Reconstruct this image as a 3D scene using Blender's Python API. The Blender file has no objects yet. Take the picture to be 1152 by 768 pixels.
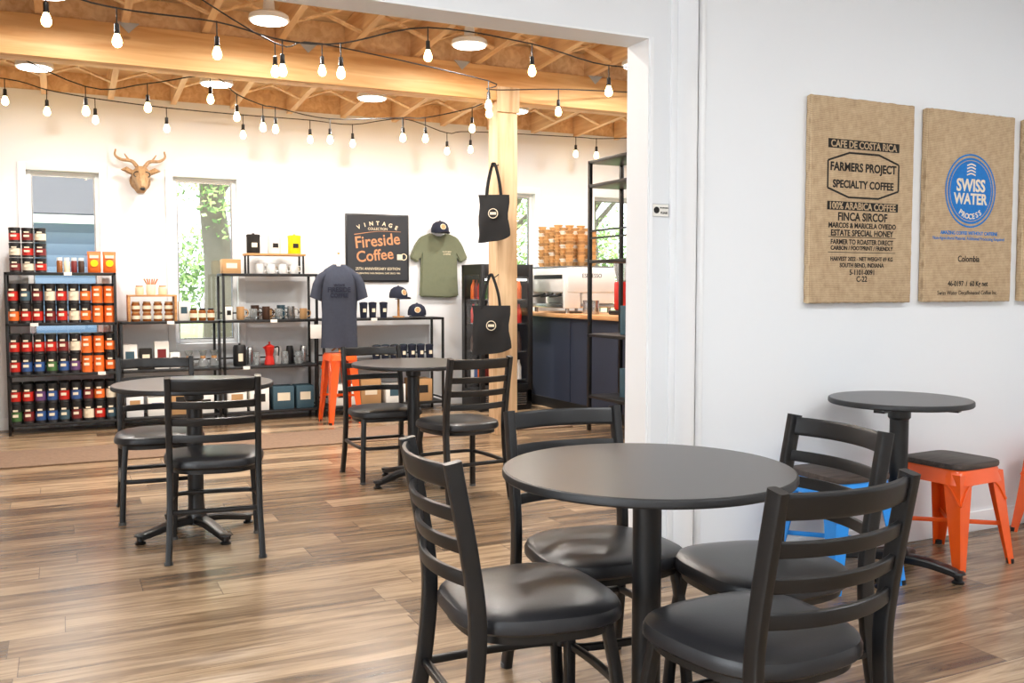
import bpy, bmesh, math, random
from mathutils import Vector, Matrix
random.seed(7)
scene = bpy.context.scene
R = math.radians
# ------------------------------------------------------------------ materials
MATS = {}
def s2l(c):
    return tuple(((v/12.92) if v <= 0.04045 else ((v+0.055)/1.055)**2.4) for v in c)
def mat(name, col, rough=0.5, metal=0.0, var=0.06, scale=8.0, bump=0.0, emit=None, estr=0.0, spec=0.5, coat=0.0, trans=0.0):
    if name in MATS: return MATS[name]
    m = bpy.data.materials.new(name); m.use_nodes = True
    nt = m.node_tree; N = nt.nodes; L = nt.links
    b = N["Principled BSDF"]
    c = s2l(col)
    tc = N.new("ShaderNodeTexCoord"); no = N.new("ShaderNodeTexNoise")
    no.inputs["Scale"].default_value = scale; no.inputs["Detail"].default_value = 4
    L.new(tc.outputs["Object"], no.inputs["Vector"])
    mx = N.new("ShaderNodeMix"); mx.data_type = 'RGBA'
    mx.inputs[6].default_value = (c[0]*(1-var), c[1]*(1-var), c[2]*(1-var), 1)
    mx.inputs[7].default_value = (min(1, c[0]*(1+var)), min(1, c[1]*(1+var)), min(1, c[2]*(1+var)), 1)
    L.new(no.outputs["Fac"], mx.inputs[0]); L.new(mx.outputs[2], b.inputs["Base Color"])
    b.inputs["Roughness"].default_value = rough; b.inputs["Metallic"].default_value = metal
    b.inputs["Specular IOR Level"].default_value = spec
    b.inputs["Coat Weight"].default_value = coat
    b.inputs["Transmission Weight"].default_value = trans
    if bump:
        bp = N.new("ShaderNodeBump"); bp.inputs["Strength"].default_value = bump; bp.inputs["Distance"].default_value = 0.004
        n2 = N.new("ShaderNodeTexNoise"); n2.inputs["Scale"].default_value = scale*12
        L.new(tc.outputs["Object"], n2.inputs["Vector"]); L.new(n2.outputs["Fac"], bp.inputs["Height"]); L.new(bp.outputs["Normal"], b.inputs["Normal"])
    if emit:
        e = s2l(emit); b.inputs["Emission Color"].default_value = (*e, 1); b.inputs["Emission Strength"].default_value = estr
    MATS[name] = m; return m

def wood(name, c1, c2, axis='X', scale=3.0, rough=0.55, knots=False):
    if name in MATS: return MATS[name]
    m = bpy.data.materials.new(name); m.use_nodes = True
    nt = m.node_tree; N = nt.nodes; L = nt.links; b = N["Principled BSDF"]
    tc = N.new("ShaderNodeTexCoord"); mp = N.new("ShaderNodeMapping")
    s = {'X': (0.6, 9, 9), 'Y': (9, 0.6, 9), 'Z': (9, 9, 0.6)}[axis]
    mp.inputs["Scale"].default_value = s
    L.new(tc.outputs["Object"], mp.inputs["Vector"])
    no = N.new("ShaderNodeTexNoise"); no.inputs["Scale"].default_value = scale; no.inputs["Detail"].default_value = 6; no.inputs["Distortion"].default_value = 0.8
    L.new(mp.outputs[0], no.inputs["Vector"])
    cr = N.new("ShaderNodeValToRGB"); cr.color_ramp.elements[0].position = 0.3; cr.color_ramp.elements[1].position = 0.7
    cr.color_ramp.elements[0].color = (*s2l(c1), 1); cr.color_ramp.elements[1].color = (*s2l(c2), 1)
    L.new(no.outputs["Fac"], cr.inputs[0])
    out = cr.outputs[0]
    if knots:
        vo = N.new("ShaderNodeTexVoronoi"); vo.inputs["Scale"].default_value = 2.2
        mp2 = N.new("ShaderNodeMapping"); mp2.inputs["Scale"].default_value = (1, 2.5, 2.5) if axis == 'X' else (2.5, 2.5, 1)
        L.new(tc.outputs["Object"], mp2.inputs["Vector"]); L.new(mp2.outputs[0], vo.inputs["Vector"])
        c3 = N.new("ShaderNodeValToRGB"); c3.color_ramp.elements[0].position = 0.04; c3.color_ramp.elements[1].position = 0.11
        c3.color_ramp.elements[0].color = (0.25, 0.12, 0.05, 1); c3.color_ramp.elements[1].color = (1, 1, 1, 1)
        L.new(vo.outputs["Distance"], c3.inputs[0])
        mx = N.new("ShaderNodeMix"); mx.data_type = 'RGBA'; mx.blend_type = 'MULTIPLY'; mx.inputs[0].default_value = 0.8
        L.new(out, mx.inputs[6]); L.new(c3.outputs[0], mx.inputs[7]); out = mx.outputs[2]
    L.new(out, b.inputs["Base Color"]); b.inputs["Roughness"].default_value = rough
    MATS[name] = m; return m

def floor_mat():
    m = bpy.data.materials.new("plank_floor"); m.use_nodes = True
    nt = m.node_tree; N = nt.nodes; L = nt.links; b = N["Principled BSDF"]
    tc = N.new("ShaderNodeTexCoord"); sp = N.new("ShaderNodeSeparateXYZ"); L.new(tc.outputs["Object"], sp.inputs[0])
    def M(op, a, bb=None):
        n = N.new("ShaderNodeMath"); n.operation = op
        if isinstance(a, (int, float)): n.inputs[0].default_value = a
        else: L.new(a, n.inputs[0])
        if bb is not None:
            if isinstance(bb, (int, float)): n.inputs[1].default_value = bb
            else: L.new(bb, n.inputs[1])
        return n.outputs[0]
    W, LEN = 0.18, 1.3
    v = M('DIVIDE', sp.outputs[1], W); row = M('FLOOR', v); fv = M('FRACT', v)
    wn = N.new("ShaderNodeTexWhiteNoise"); wn.noise_dimensions = '1D'; L.new(row, wn.inputs["W"])
    u = M('ADD', M('DIVIDE', sp.outputs[0], LEN), M('MULTIPLY', wn.outputs["Value"], 5.0)); col = M('FLOOR', u); fu = M('FRACT', u)
    cb = N.new("ShaderNodeCombineXYZ"); L.new(row, cb.inputs[0]); L.new(col, cb.inputs[1])
    w2 = N.new("ShaderNodeTexWhiteNoise"); w2.noise_dimensions = '3D'; L.new(cb.outputs[0], w2.inputs["Vector"])
    rnd = w2.outputs["Value"]
    cg = N.new("ShaderNodeCombineXYZ")
    L.new(M('ADD', M('MULTIPLY', sp.outputs[0], 0.9), M('MULTIPLY', rnd, 37.0)), cg.inputs[0])
    L.new(M('MULTIPLY', sp.outputs[1], 11.0), cg.inputs[1]); L.new(M('MULTIPLY', rnd, 11.0), cg.inputs[2])
    g = N.new("ShaderNodeTexNoise"); g.inputs["Scale"].default_value = 1.6; g.inputs["Detail"].default_value = 8; g.inputs["Distortion"].default_value = 1.3; g.inputs["Roughness"].default_value = 0.65
    L.new(cg.outputs[0], g.inputs["Vector"])
    cr = N.new("ShaderNodeValToRGB"); e = cr.color_ramp.elements
    e[0].position = 0.25; e[0].color = (*s2l((0.31, 0.24, 0.18)), 1)
    e[1].position = 0.76; e[1].color = (*s2l((0.71, 0.61, 0.49)), 1)
    k = e.new(0.48); k.color = (*s2l((0.51, 0.415, 0.315)), 1)
    f = M('ADD', M('MULTIPLY', g.outputs["Fac"], 1.15), M('MULTIPLY', M('SUBTRACT', rnd, 0.68), 0.34))
    L.new(f, cr.inputs[0])
    s1 = M('LESS_THAN', fv, 0.016); s2 = M('LESS_THAN', fu, 0.0025); seam = M('MAXIMUM', s1, s2)
    mx = N.new("ShaderNodeMix"); mx.data_type = 'RGBA'; L.new(M('MULTIPLY', seam, 0.65), mx.inputs[0])
    L.new(cr.outputs[0], mx.inputs[6]); mx.inputs[7].default_value = (0.05, 0.03, 0.02, 1)
    L.new(mx.outputs[2], b.inputs["Base Color"])
    b.inputs["Roughness"].default_value = 0.27
    bp = N.new("ShaderNodeBump"); bp.inputs["Strength"].default_value = 0.10; bp.inputs["Distance"].default_value = 0.003
    L.new(g.outputs["Fac"], bp.inputs["Height"]); L.new(bp.outputs["Normal"], b.inputs["Normal"])
    return m

def burlap_mat():
    m = bpy.data.materials.new("burlap_weave"); m.use_nodes = True
    nt = m.node_tree; N = nt.nodes; L = nt.links; b = N["Principled BSDF"]
    tc = N.new("ShaderNodeTexCoord")
    outs = []
    for d in ('X', 'Z'):
        w = N.new("ShaderNodeTexWave"); w.bands_direction = d; w.inputs["Scale"].default_value = 48; w.inputs["Distortion"].default_value = 2.5; w.inputs["Detail"].default_value = 2; w.inputs["Detail Scale"].default_value = 0.6
        L.new(tc.outputs["Object"], w.inputs["Vector"]); outs.append(w.outputs["Fac"])
    a = N.new("ShaderNodeMath"); a.operation = 'MULTIPLY'; L.new(outs[0], a.inputs[0]); L.new(outs[1], a.inputs[1])
    no = N.new("ShaderNodeTexNoise"); no.inputs["Scale"].default_value = 35; no.inputs["Detail"].default_value = 6; L.new(tc.outputs["Object"], no.inputs["Vector"])
    ad = N.new("ShaderNodeMath"); ad.operation = 'MULTIPLY_ADD'; L.new(no.outputs["Fac"], ad.inputs[0]); ad.inputs[1].default_value = 0.9; L.new(a.outputs[0], ad.inputs[2])
    cr = N.new("ShaderNodeValToRGB"); cr.color_ramp.elements[0].position = 0.2; cr.color_ramp.elements[1].position = 1.1 if False else 1.0
    cr.color_ramp.elements[0].color = (*s2l((0.60, 0.49, 0.37)), 1); cr.color_ramp.elements[1].color = (*s2l((0.82, 0.72, 0.58)), 1)
    L.new(ad.outputs[0], cr.inputs[0]); L.new(cr.outputs[0], b.inputs["Base Color"]); b.inputs["Roughness"].default_value = 0.95
    bp = N.new("ShaderNodeBump"); bp.inputs["Strength"].default_value = 0.5; bp.inputs["Distance"].default_value = 0.002
    L.new(ad.outputs[0], bp.inputs["Height"]); L.new(bp.outputs["Normal"], b.inputs["Normal"])
    return m
def glass_mat():
    m = bpy.data.materials.new("window_glass"); m.use_nodes = True
    nt = m.node_tree; N = nt.nodes; L = nt.links
    for n in list(N):
        if n.type == 'BSDF_PRINCIPLED': N.remove(n)
    t = N.new("ShaderNodeBsdfTransparent"); g = N.new("ShaderNodeBsdfGlossy"); g.inputs["Roughness"].default_value = 0.02
    mx = N.new("ShaderNodeMixShader"); mx.inputs[0].default_value = 0.07
    L.new(t.outputs[0], mx.inputs[1]); L.new(g.outputs[0], mx.inputs[2]); L.new(mx.outputs[0], N["Material Output"].inputs[0])
    return m
def siding_mat():
    m = bpy.data.materials.new("lap_siding"); m.use_nodes = True
    nt = m.node_tree; N = nt.nodes; L = nt.links; b = N["Principled BSDF"]
    tc = N.new("ShaderNodeTexCoord"); w = N.new("ShaderNodeTexWave"); w.bands_direction = 'Z'; w.wave_profile = 'SAW'; w.inputs["Scale"].default_value = 1.6
    L.new(tc.outputs["Object"], w.inputs["Vector"])
    cr = N.new("ShaderNodeValToRGB"); cr.color_ramp.elements[0].color = (*s2l((0.30, 0.40, 0.55)), 1); cr.color_ramp.elements[1].color = (*s2l((0.46, 0.56, 0.71)), 1)
    L.new(w.outputs["Fac"], cr.inputs[0]); L.new(cr.outputs[0], b.inputs["Base Color"])
    return m

WALL = mat("wall_paint_white", (0.915, 0.925, 0.935), 0.7, var=0.01, scale=2, bump=0.03)
TRIM = mat("trim_paint_white", (0.94, 0.945, 0.95), 0.4, var=0.01)
FLOOR = floor_mat(); BURLAP = burlap_mat(); GLASS = glass_mat()
BLK = mat("black_metal", (0.08, 0.08, 0.085), 0.34, var=0.1, spec=0.5)
BLKS = mat("black_satin", (0.10, 0.10, 0.105), 0.45)
VINYL = mat("black_vinyl", (0.125, 0.125, 0.135), 0.33, var=0.05, scale=20, bump=0.06)
TOP = mat("charcoal_laminate", (0.225, 0.205, 0.20), 0.30, var=0.10, scale=30)
CAP = mat("foot_cap", (0.35, 0.35, 0.35), 0.5)
ORANGE = mat("orange_metal", (0.95, 0.36, 0.08), 0.3, coat=0.3)
ORL = mat("orange_label", (0.90, 0.42, 0.14), 0.45)
BLUE = mat("blue_metal", (0.10, 0.55, 0.90), 0.3, coat=0.3)
DWOOD = wood("dark_seat_wood", (0.20, 0.16, 0.14), (0.33, 0.28, 0.25), 'X', 5)
BEAM = wood("pine_beam", (0.83, 0.60, 0.36), (0.95, 0.78, 0.55), 'X', 2.0, knots=True)
POST = wood("pine_post", (0.78, 0.63, 0.47), (0.92, 0.80, 0.64), 'Z', 2.0, knots=True)
JOIST = wood("pine_joist", (0.84, 0.67, 0.48), (0.96, 0.84, 0.67), 'Y', 2.0)
DECK = wood("ply_deck", (0.87, 0.75, 0.58), (0.96, 0.87, 0.72), 'X', 1.5)
WOOD = wood("light_wood", (0.66, 0.45, 0.26), (0.80, 0.60, 0.38), 'X', 4)
BUTCH = wood("counter_wood", (0.72, 0.50, 0.31), (0.86, 0.66, 0.45), 'Y', 4)
CARVE = wood("carved_wood", (0.57, 0.44, 0.30), (0.74, 0.60, 0.44), 'Z', 6)
WHITE = mat("white_plastic", (0.92, 0.92, 0.91), 0.35)
PAPER = mat("white_paper", (0.93, 0.92, 0.89), 0.8)
INK = mat("black_ink", (0.13, 0.115, 0.10), 0.9, var=.35, scale=60)
TINB = mat("black_tin", (0.11, 0.10, 0.10), 0.4)
INKB = mat("blue_ink", (0.12, 0.46, 0.76), 0.9, var=.2, scale=60)
RED = mat("red_enamel", (0.74, 0.14, 0.10), 0.35)
YEL = mat("yellow_enamel", (0.96, 0.80, 0.05), 0.35)
CREAM = mat("cream_paint", (0.93, 0.87, 0.74), 0.6)
NAVY = mat("navy_fabric", (0.11, 0.13, 0.20), 0.9, bump=0.2, scale=30)
CHAR = mat("poster_charcoal", (0.17, 0.18, 0.20), 0.7)
SLATE = mat("slate_paint", (0.17, 0.20, 0.27), 0.55)
HGREY = mat("heather_slate_cotton", (0.225, 0.245, 0.30), 0.95, var=0.15, scale=40, bump=0.2)
OLIVE = mat("olive_cotton", (0.43, 0.45, 0.36), 0.95, var=0.08, scale=30, bump=0.2)
CLOTHB = mat("black_canvas", (0.12, 0.12, 0.125), 0.95, bump=0.3, scale=30)
STEEL = mat("steel", (0.72, 0.72, 0.72), 0.25, metal=0.9)
CLEARG = mat("clear_glassware", (0.80, 0.82, 0.82), 0.08, trans=0.75)
HONEY = mat("amber_jar", (0.55, 0.32, 0.14), 0.2, coat=0.4)
COFFEE = mat("coffee_brown", (0.25, 0.15, 0.09), 0.5)
CONE = mat("waffle_cone", (0.84, 0.66, 0.44), 0.8, bump=0.5)
TEAL = mat("teal_card", (0.22, 0.33, 0.38), 0.7)
TAN = mat("kraft_card", (0.72, 0.56, 0.38), 0.85)
GREEN = mat("green_label", (0.26, 0.42, 0.22), 0.45)
PURP = mat("purple_label", (0.38, 0.25, 0.44), 0.45)
BLU2 = mat("blue_label", (0.18, 0.32, 0.54), 0.45)
BURG = mat("burgundy_label", (0.45, 0.12, 0.12), 0.45)
LBL = mat("cream_label", (0.90, 0.85, 0.75), 0.6)
CORK = mat("rug_pile", (0.52, 0.42, 0.34), 0.98, var=0.35, scale=45, bump=0.7)
GALV = mat("galvanized", (0.72, 0.73, 0.74), 0.55, metal=0.3)
BULB = mat("warm_bulb", (1.0, 0.85, 0.6), 0.3, emit=(1.0, 0.83, 0.56), estr=26)
LED = mat("led_diffuser", (1, 1, 1), 0.3, emit=(1.0, 0.98, 0.95), estr=9)

# ------------------------------------------------------------------ mesh builder
def catmull(pts, n=6, closed=False):
    P = [Vector(p) for p in pts]; out = []
    m = len(P); rng = m if closed else m-1
    for i in range(rng):
        if closed: p0, p1, p2, p3 = P[(i-1) % m], P[i], P[(i+1) % m], P[(i+2) % m]
        else:
            p1, p2 = P[i], P[i+1]; p0 = P[i-1] if i > 0 else p1*2-p2; p3 = P[i+2] if i+2 < m else p2*2-p1
        for k in range(n):
            t = k/n
            out.append(0.5*((2*p1)+(-p0+p2)*t+(2*p0-5*p1+4*p2-p3)*t*t+(-p0+3*p1-3*p2+p3)*t**3))
    if not closed: out.append(P[-1])
    return out

class MB:
    def __init__(s, name):
        s.name = name; s.bm = bmesh.new(); s.mats = []
    def mi(s, m):
        if m not in s.mats: s.mats.append(m)
        return s.mats.index(m)
    def merge(s, bm2, m, M=None):
        if M is not None: bmesh.ops.transform(bm2, matrix=M, verts=bm2.verts)
        me = bpy.data.meshes.new("tmp"); bm2.to_mesh(me); bm2.free()
        n0 = len(s.bm.faces); s.bm.from_mesh(me); bpy.data.meshes.remove(me)
        s.bm.faces.ensure_lookup_table(); k = s.mi(m)
        for f in s.bm.faces[n0:]: f.material_index = k
    def box(s, c, d, m, bevel=0.0, rot=None, seg=2):
        b = bmesh.new(); bmesh.ops.create_cube(b, size=1)
        bmesh.ops.scale(b, vec=Vector(d), verts=b.verts)
        if bevel: bmesh.ops.bevel(b, geom=list(b.edges), offset=bevel, segments=seg, affect='EDGES', profile=0.5)
        M = Matrix.Translation(Vector(c))
        if rot is not None: M = M @ rot
        s.merge(b, m, M)
    def bb(s, x0, x1, y0, y1, z0, z1, m, bevel=0.0):
        s.box(((x0+x1)/2, (y0+y1)/2, (z0+z1)/2), (abs(x1-x0), abs(y1-y0), abs(z1-z0)), m, bevel)
    def cyl(s, p0, p1, r0, m, r1=None, seg=16):
        p0 = Vector(p0); p1 = Vector(p1); r1 = r0 if r1 is None else r1
        b = bmesh.new(); d = p1-p0
        bmesh.ops.create_cone(b, cap_ends=True, segments=seg, radius1=r0, radius2=r1, depth=d.length)
        M = Matrix.Translation((p0+p1)/2) @ d.to_track_quat('Z', 'Y').to_matrix().to_4x4()
        s.merge(b, m, M)
    def rings(s, rings, m, cap=True):
        b = bmesh.new(); vr = [[b.verts.new(Vector(p)) for p in r] for r in rings]
        n = len(vr[0])
        for i in range(len(vr)-1):
            for j in range(n):
                b.faces.new((vr[i][j], vr[i][(j+1) % n], vr[i+1][(j+1) % n], vr[i+1][j]))
        if cap:
            b.faces.new(list(reversed(vr[0]))); b.faces.new(vr[-1])
        bmesh.ops.recalc_face_normals(b, faces=b.faces)
        s.merge(b, m)
    def lathe(s, prof, c, m, seg=20, M=None):
        c = Vector(c); rs = []
        for r, z in prof:
            ring = []
            for k in range(seg):
                a = 2*math.pi*k/seg; v = Vector((max(r, 1e-4)*math.cos(a), max(r, 1e-4)*math.sin(a), z))
                if M is not None: v = M @ v
                ring.append(c+v)
            rs.append(ring)
        s.rings(rs, m)
    def sweep(s, path, w, d, m, side=(1, 0, 0), closed=False, power=4.0, seg=12, scl=None):
        path = [Vector(p) for p in path]; n = len(path); ref = Vector(side); rs = []
        for i, p in enumerate(path):
            if closed: T = path[(i+1) % n]-path[(i-1) % n]
            else: T = path[min(i+1, n-1)]-path[max(i-1, 0)]
            T.normalize(); S = ref-ref.dot(T)*T
            if S.length < 1e-4: S = Vector((0, 0, 1))
            S.normalize(); Nn = T.cross(S); k = scl[i] if scl else 1.0; ring = []
            for j in range(seg):
                a = 2*math.pi*(j+0.5)/seg; ca, sa = math.cos(a), math.sin(a); e = 2.0/power
                ring.append(p+S*(w/2*k*math.copysign(abs(ca)**e, ca))+Nn*(d/2*k*math.copysign(abs(sa)**e, sa)))
            rs.append(ring)
        if closed: rs.append(rs[0]); s.rings(rs, m, cap=False)
        else: s.rings(rs, m)
    def tube(s, path, r, m, closed=False, seg=8):
        s.sweep(path, 2*r, 2*r, m, side=(0.13, 0.31, 0.94), closed=closed, power=2.0, seg=seg)
    def prism(s, outline, M, thick, m, bevel=0.0):
        b = bmesh.new(); vs = [b.verts.new((x, y, 0)) for x, y in outline]; f = b.faces.new(vs)
        r = bmesh.ops.extrude_face_region(b, geom=[f]); vv = [g for g in r['geom'] if isinstance(g, bmesh.types.BMVert)]
        bmesh.ops.translate(b, vec=(0, 0, thick), verts=vv); bmesh.ops.recalc_face_normals(b, faces=b.faces)
        if bevel: bmesh.ops.bevel(b, geom=list(b.edges), offset=bevel, segments=2, affect='EDGES')
        s.merge(b, m, M)
    def sphere(s, c, r, m, sc=(1, 1, 1), u=16, v=10):
        b = bmesh.new(); bmesh.ops.create_uvsphere(b, u_segments=u, v_segments=v, radius=r)
        s.merge(b, m, Matrix.Translation(Vector(c)) @ Matrix.Diagonal((*sc, 1)))
    def text(s, t, M, m, width=None, size=0.05, bold=0.0):
        cu = bpy.data.curves.new("t", 'FONT'); cu.body = t; cu.size = size; cu.align_x = 'CENTER'; cu.align_y = 'CENTER'
        cu.extrude = 0.0006; cu.resolution_u = 3; cu.offset = bold
        ob = bpy.data.objects.new("t", cu); scene.collection.objects.link(ob)
        dg = bpy.context.evaluated_depsgraph_get(); me = bpy.data.meshes.new_from_object(ob.evaluated_get(dg))
        bpy.data.objects.remove(ob); b = bmesh.new(); b.from_mesh(me); bpy.data.meshes.remove(me)
        if b.verts:
            xs = [v.co.x for v in b.verts]; w = max(xs)-min(xs); cx = (max(xs)+min(xs))/2
            k = width/w if width else 1.0
            ys = [v.co.y for v in b.verts]; cy = (max(ys)+min(ys))/2
            for v in b.verts: v.co = Vector(((v.co.x-cx)*k, (v.co.y-cy)*(1.0 if width is None else min(k*1.08, 10)), v.co.z))
            s.merge(b, m, M)
        else: b.free()
    def done(s, loc=(0, 0, 0), rot=0.0, angle=35, parent=None, origin=None):
        if origin is not None:
            bmesh.ops.translate(s.bm, vec=-Vector(origin), verts=s.bm.verts); loc = origin
        me = bpy.data.meshes.new(s.name); 
        for f in s.bm.faces: f.smooth = True
        s.bm.to_mesh(me); s.bm.free()
        for m in s.mats: me.materials.append(m)
        me.set_sharp_from_angle(angle=R(angle))
        ob = bpy.data.objects.new(s.name, me); scene.collection.objects.link(ob)
        ob.location = loc; ob.rotation_euler = (0, 0, rot)
        if parent: ob.parent = parent
        return ob
def face_y(x, y, z):   # local XY -> world XZ, facing -Y
    return Matrix(((1, 0, 0, x), (0, 0, -1, y), (0, 1, 0, z), (0, 0, 0, 1)))
RX = lambda a: Matrix.Rotation(R(a), 4, 'X'); RY = lambda a: Matrix.Rotation(R(a), 4, 'Y'); RZ = lambda a: Matrix.Rotation(R(a), 4, 'Z')
DROP = []   # wall / ceiling hung things lowered together at the end

# ------------------------------------------------------------------ room shell
YB = 9.0
m = MB("floor"); m.bb(-3.6, 8.2, -3.2, 9.2, -0.1, 0, FLOOR); m.done()
wins = [(-0.24, 0.33), (0.94, 1.50), (4.10, 4.62), (5.36, 5.94)]; WZ0, WZ1, WT = 0.70, 2.215, 2.89
m = MB("wall_back"); xs = [-3.6]
for a, b in wins: xs += [a, b]
xs.append(8.2)
for i in range(0, len(xs), 2): m.bb(xs[i], xs[i+1], YB, YB+0.16, 0, WT, WALL)
for a, b in wins:
    m.bb(a, b, YB, YB+0.16, 0, WZ0, WALL); m.bb(a, b, YB, YB+0.16, WZ1, WT, WALL)
m.bb(-3.6, 8.2, YB+0.02, YB+0.16, WT, 3.3, JOIST)
m.done()
for i, (a, b) in enumerate(wins):
    m = MB("window_%d" % (i+1)); c = 0.065
    for x0, x1, z0, z1 in ((a-c, a, WZ0-c, WZ1+c), (b, b+c, WZ0-c, WZ1+c), (a, b, WZ1, WZ1+c), (a, b, WZ0-c, WZ0)):
        m.bb(x0, x1, YB-0.018, YB, z0, z1, TRIM, 0.003)
    f = 0.035
    for x0, x1, z0, z1 in ((a, a+f, WZ0, WZ1), (b-f, b, WZ0, WZ1), (a+f, b-f, WZ1-f, WZ1), (a+f, b-f, WZ0, WZ0+f)):
        m.bb(x0, x1, YB+0.05, YB+0.10, z0, z1, TRIM, 0.004)
    g = 0.012
    for x0, x1, z0, z1 in ((a+f, a+f+g, WZ0+f, WZ1-f), (b-f-g, b-f, WZ0+f, WZ1-f), (a+f+g, b-f-g, WZ1-f-g, WZ1-f), (a+f+g, b-f-g, WZ0+f, WZ0+f+g)):
        m.bb(x0, x1, YB+0.06, YB+0.09, z0, z1, STEEL)
    m.bb(a+f, b-f, YB+0.073, YB+0.077, WZ0+f, WZ1-f, GLASS)
    m.done()
m = MB("baseboard_back"); m.bb(-3.6, 8.2, YB-0.014, YB, 0, 0.1, TRIM, 0.003); m.done()
m = MB("wall_left"); m.bb(-3.6, -3.45, 3.3, 9.0, 0, 3.6, WALL); m.bb(-3.6, -3.45, -3.2, 3.3, 0, 0.7, WALL); m.bb(-3.6, -3.45, -3.2, 3.3, 2.4, 3.0, WALL)
m.bb(-3.6, -3.45, -3.2, -2.2, 0.7, 2.4, WALL); m.bb(-3.6, -3.45, 2.2, 3.3, 0.7, 2.4, WALL); m.done()
m = MB("window_5")
for y0, y1, z0, z1 in ((-2.2, -2.12, 0.7, 2.4), (2.12, 2.2, 0.7, 2.4), (-0.04, 0.04, 0.78, 2.32), (-2.12, 2.12, 0.7, 0.78), (-2.12, 2.12, 2.32, 2.4)):
    m.bb(-3.57, -3.48, y0, y1, z0, z1, TRIM, 0.004)
m.bb(-3.535, -3.53, -2.12, 2.12, 0.78, 2.32, GLASS); m.done()
m = MB("wall_right"); m.bb(8.05, 8.2, 3.45, 9.0, 0, 3.6, WALL); m.bb(5.6, 5.75, -3.2, 3.15, 0, 3.0, WALL); m.done()
m = MB("wall_rear"); m.bb(-3.45, 5.6, -3.2, -3.05, 0, 3.0, WALL); m.done()
HD = 2.255
m = MB("wall_partition")
m.bb(-3.45, -1.3, 3.3, 3.45, 0, 3.9, WALL); m.bb(-1.3, 2.23, 3.3, 3.45, HD, 3.9, WALL); m.bb(2.23, 8.05, 3.3, 3.45, 0, 3.9, WALL); m.done()
m = MB("wall_display"); m.bb(2.378, 5.6, 3.15, 3.3, 0, 3.0, WALL); m.done()
m = MB("trim_1"); m.bb(2.222, 2.23, 3.295, 3.455, 0, HD, TRIM); m.bb(2.23, 2.245, 3.29, 3.3, 0, HD, TRIM); m.done()
m = MB("trim_2"); m.bb(2.366, 2.378, 3.143, 3.30, 0, 2.9, TRIM); m.bb(2.366, 2.40, 3.143, 3.15, 0, 2.9, TRIM, 0.001); m.bb(2.336, 2.366, 3.288, 3.3, 0, 2.9, TRIM, 0.001); m.done()
m = MB("trim_3"); m.bb(-1.3, 2.222, 3.295, 3.455, HD-.008, HD, TRIM); m.done()
m = MB("baseboard_display"); m.bb(2.40, 5.6, 3.136, 3.15, 0, 0.10, TRIM, 0.003); m.done()
m = MB("baseboard_partition"); m.bb(2.245, 2.336, 3.287, 3.3, 0, 0.10, TRIM, 0.003); m.done()
m = MB("ceiling"); m.bb(-3.6, 5.75, -3.2, 3.3, 2.9, 3.0, WALL); m.done()

# back room roof: joists on a big beam
SL = 0.065
def jz(y): return 2.99+SL*(7.0-y)
def slab(m, x0, x1, y0, y1, za, zb, M_):
    r0 = [(x0, y0, jz(y0)+za), (x1, y0, jz(y0)+za), (x1, y0, jz(y0)+zb), (x0, y0, jz(y0)+zb)]
    r1 = [(x0, y1, jz(y1)+za), (x1, y1, jz(y1)+za), (x1, y1, jz(y1)+zb), (x0, y1, jz(y1)+zb)]
    m.rings([r0, r1], M_)
m = MB("ceiling_deck"); slab(m, -3.6, 8.2, 3.45, 9.2, 0.21, 0.25, DECK); m.done()
m = MB("roof_joists"); x = -3.2; k = 0
jx = []
while x < 8.0:
    slab(m, x-0.024, x+0.024, 3.46, 9.0, 0.0, 0.21, JOIST); jx.append(x); x += 0.52
for a, b in zip(jx[:-1], jx[1:]):
    for yy in (5.9, 6.5, 7.75, 8.4):
        z0 = jz(yy)+0.01; z1 = jz(yy)+0.19
        m.sweep([(a+0.02, yy, z0), (b-0.02, yy, z1)], 0.06, 0.018, JOIST, side=(0, 1, 0), seg=8)
        m.sweep([(a+0.02, yy+0.07, z1), (b-0.02, yy+0.07, z0)], 0.06, 0.018, JOIST, side=(0, 1, 0), seg=8)
    m.bb(a+0.02, b-0.02, 6.98, 7.02, jz(7), jz(7)+0.2, JOIST)
m.done()
m = MB("roof_beam"); m.bb(-3.45, 8.05, 6.91, 7.09, 2.72, 2.99, BEAM, 0.006)
m.done()
m = MB("support_post"); PX = 3.30; m.bb(PX-0.09, PX+0.09, 6.91, 7.09, 0, 2.72, POST, 0.006)
m.bb(PX-0.10, PX+0.10, 6.89, 6.908, 2.63, 2.83, POST, 0.002)
m.done()
m = MB("joist_bracket")
for xx in (1.68, 2.9, 0.46, 4.12):
    m.prism([(-.07, 0), (.07, 0), (0, -.07)], face_y(xx, 6.905, 3.0), 0.004, GALV)
m.done()

def ceil_light(x, y, z, power):
    e = MB("ceiling_light"); e.lathe([(0.03, 0.16), (0.04, 0.06), (0.10, 0.045), (0.125, 0.03), (0.13, 0.0), (0.118, -0.004)], (0, 0, 0), WHITE, 28)
    e.lathe([(0.116, 0.002), (0.114, -0.010), (0.05, -0.014)], (0, 0, 0), LED, 28)
    ob = e.done((x, y, z-.03))
    ld = bpy.data.lights.new("lamp", 'AREA'); ld.shape = 'DISK'; ld.size = 0.24; ld.energy = power; ld.color = (1, 0.955, 0.905)
    lo = bpy.data.objects.new("lamp", ld); scene.collection.objects.link(lo); lo.parent = ob; lo.location = (0, 0, -0.03)
for x in (-0.03, 1.26, 2.67, 4.1, 5.6): ceil_light(x, 6.22, 2.97, 30)
for x in (-0.13, 1.16, 2.44, 3.8, 5.3): ceil_light(x, 7.8, 2.86, 30)
for x in (0.0, 1.8, 3.6): ceil_light(x, 4.5, 3.06, 21)
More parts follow.
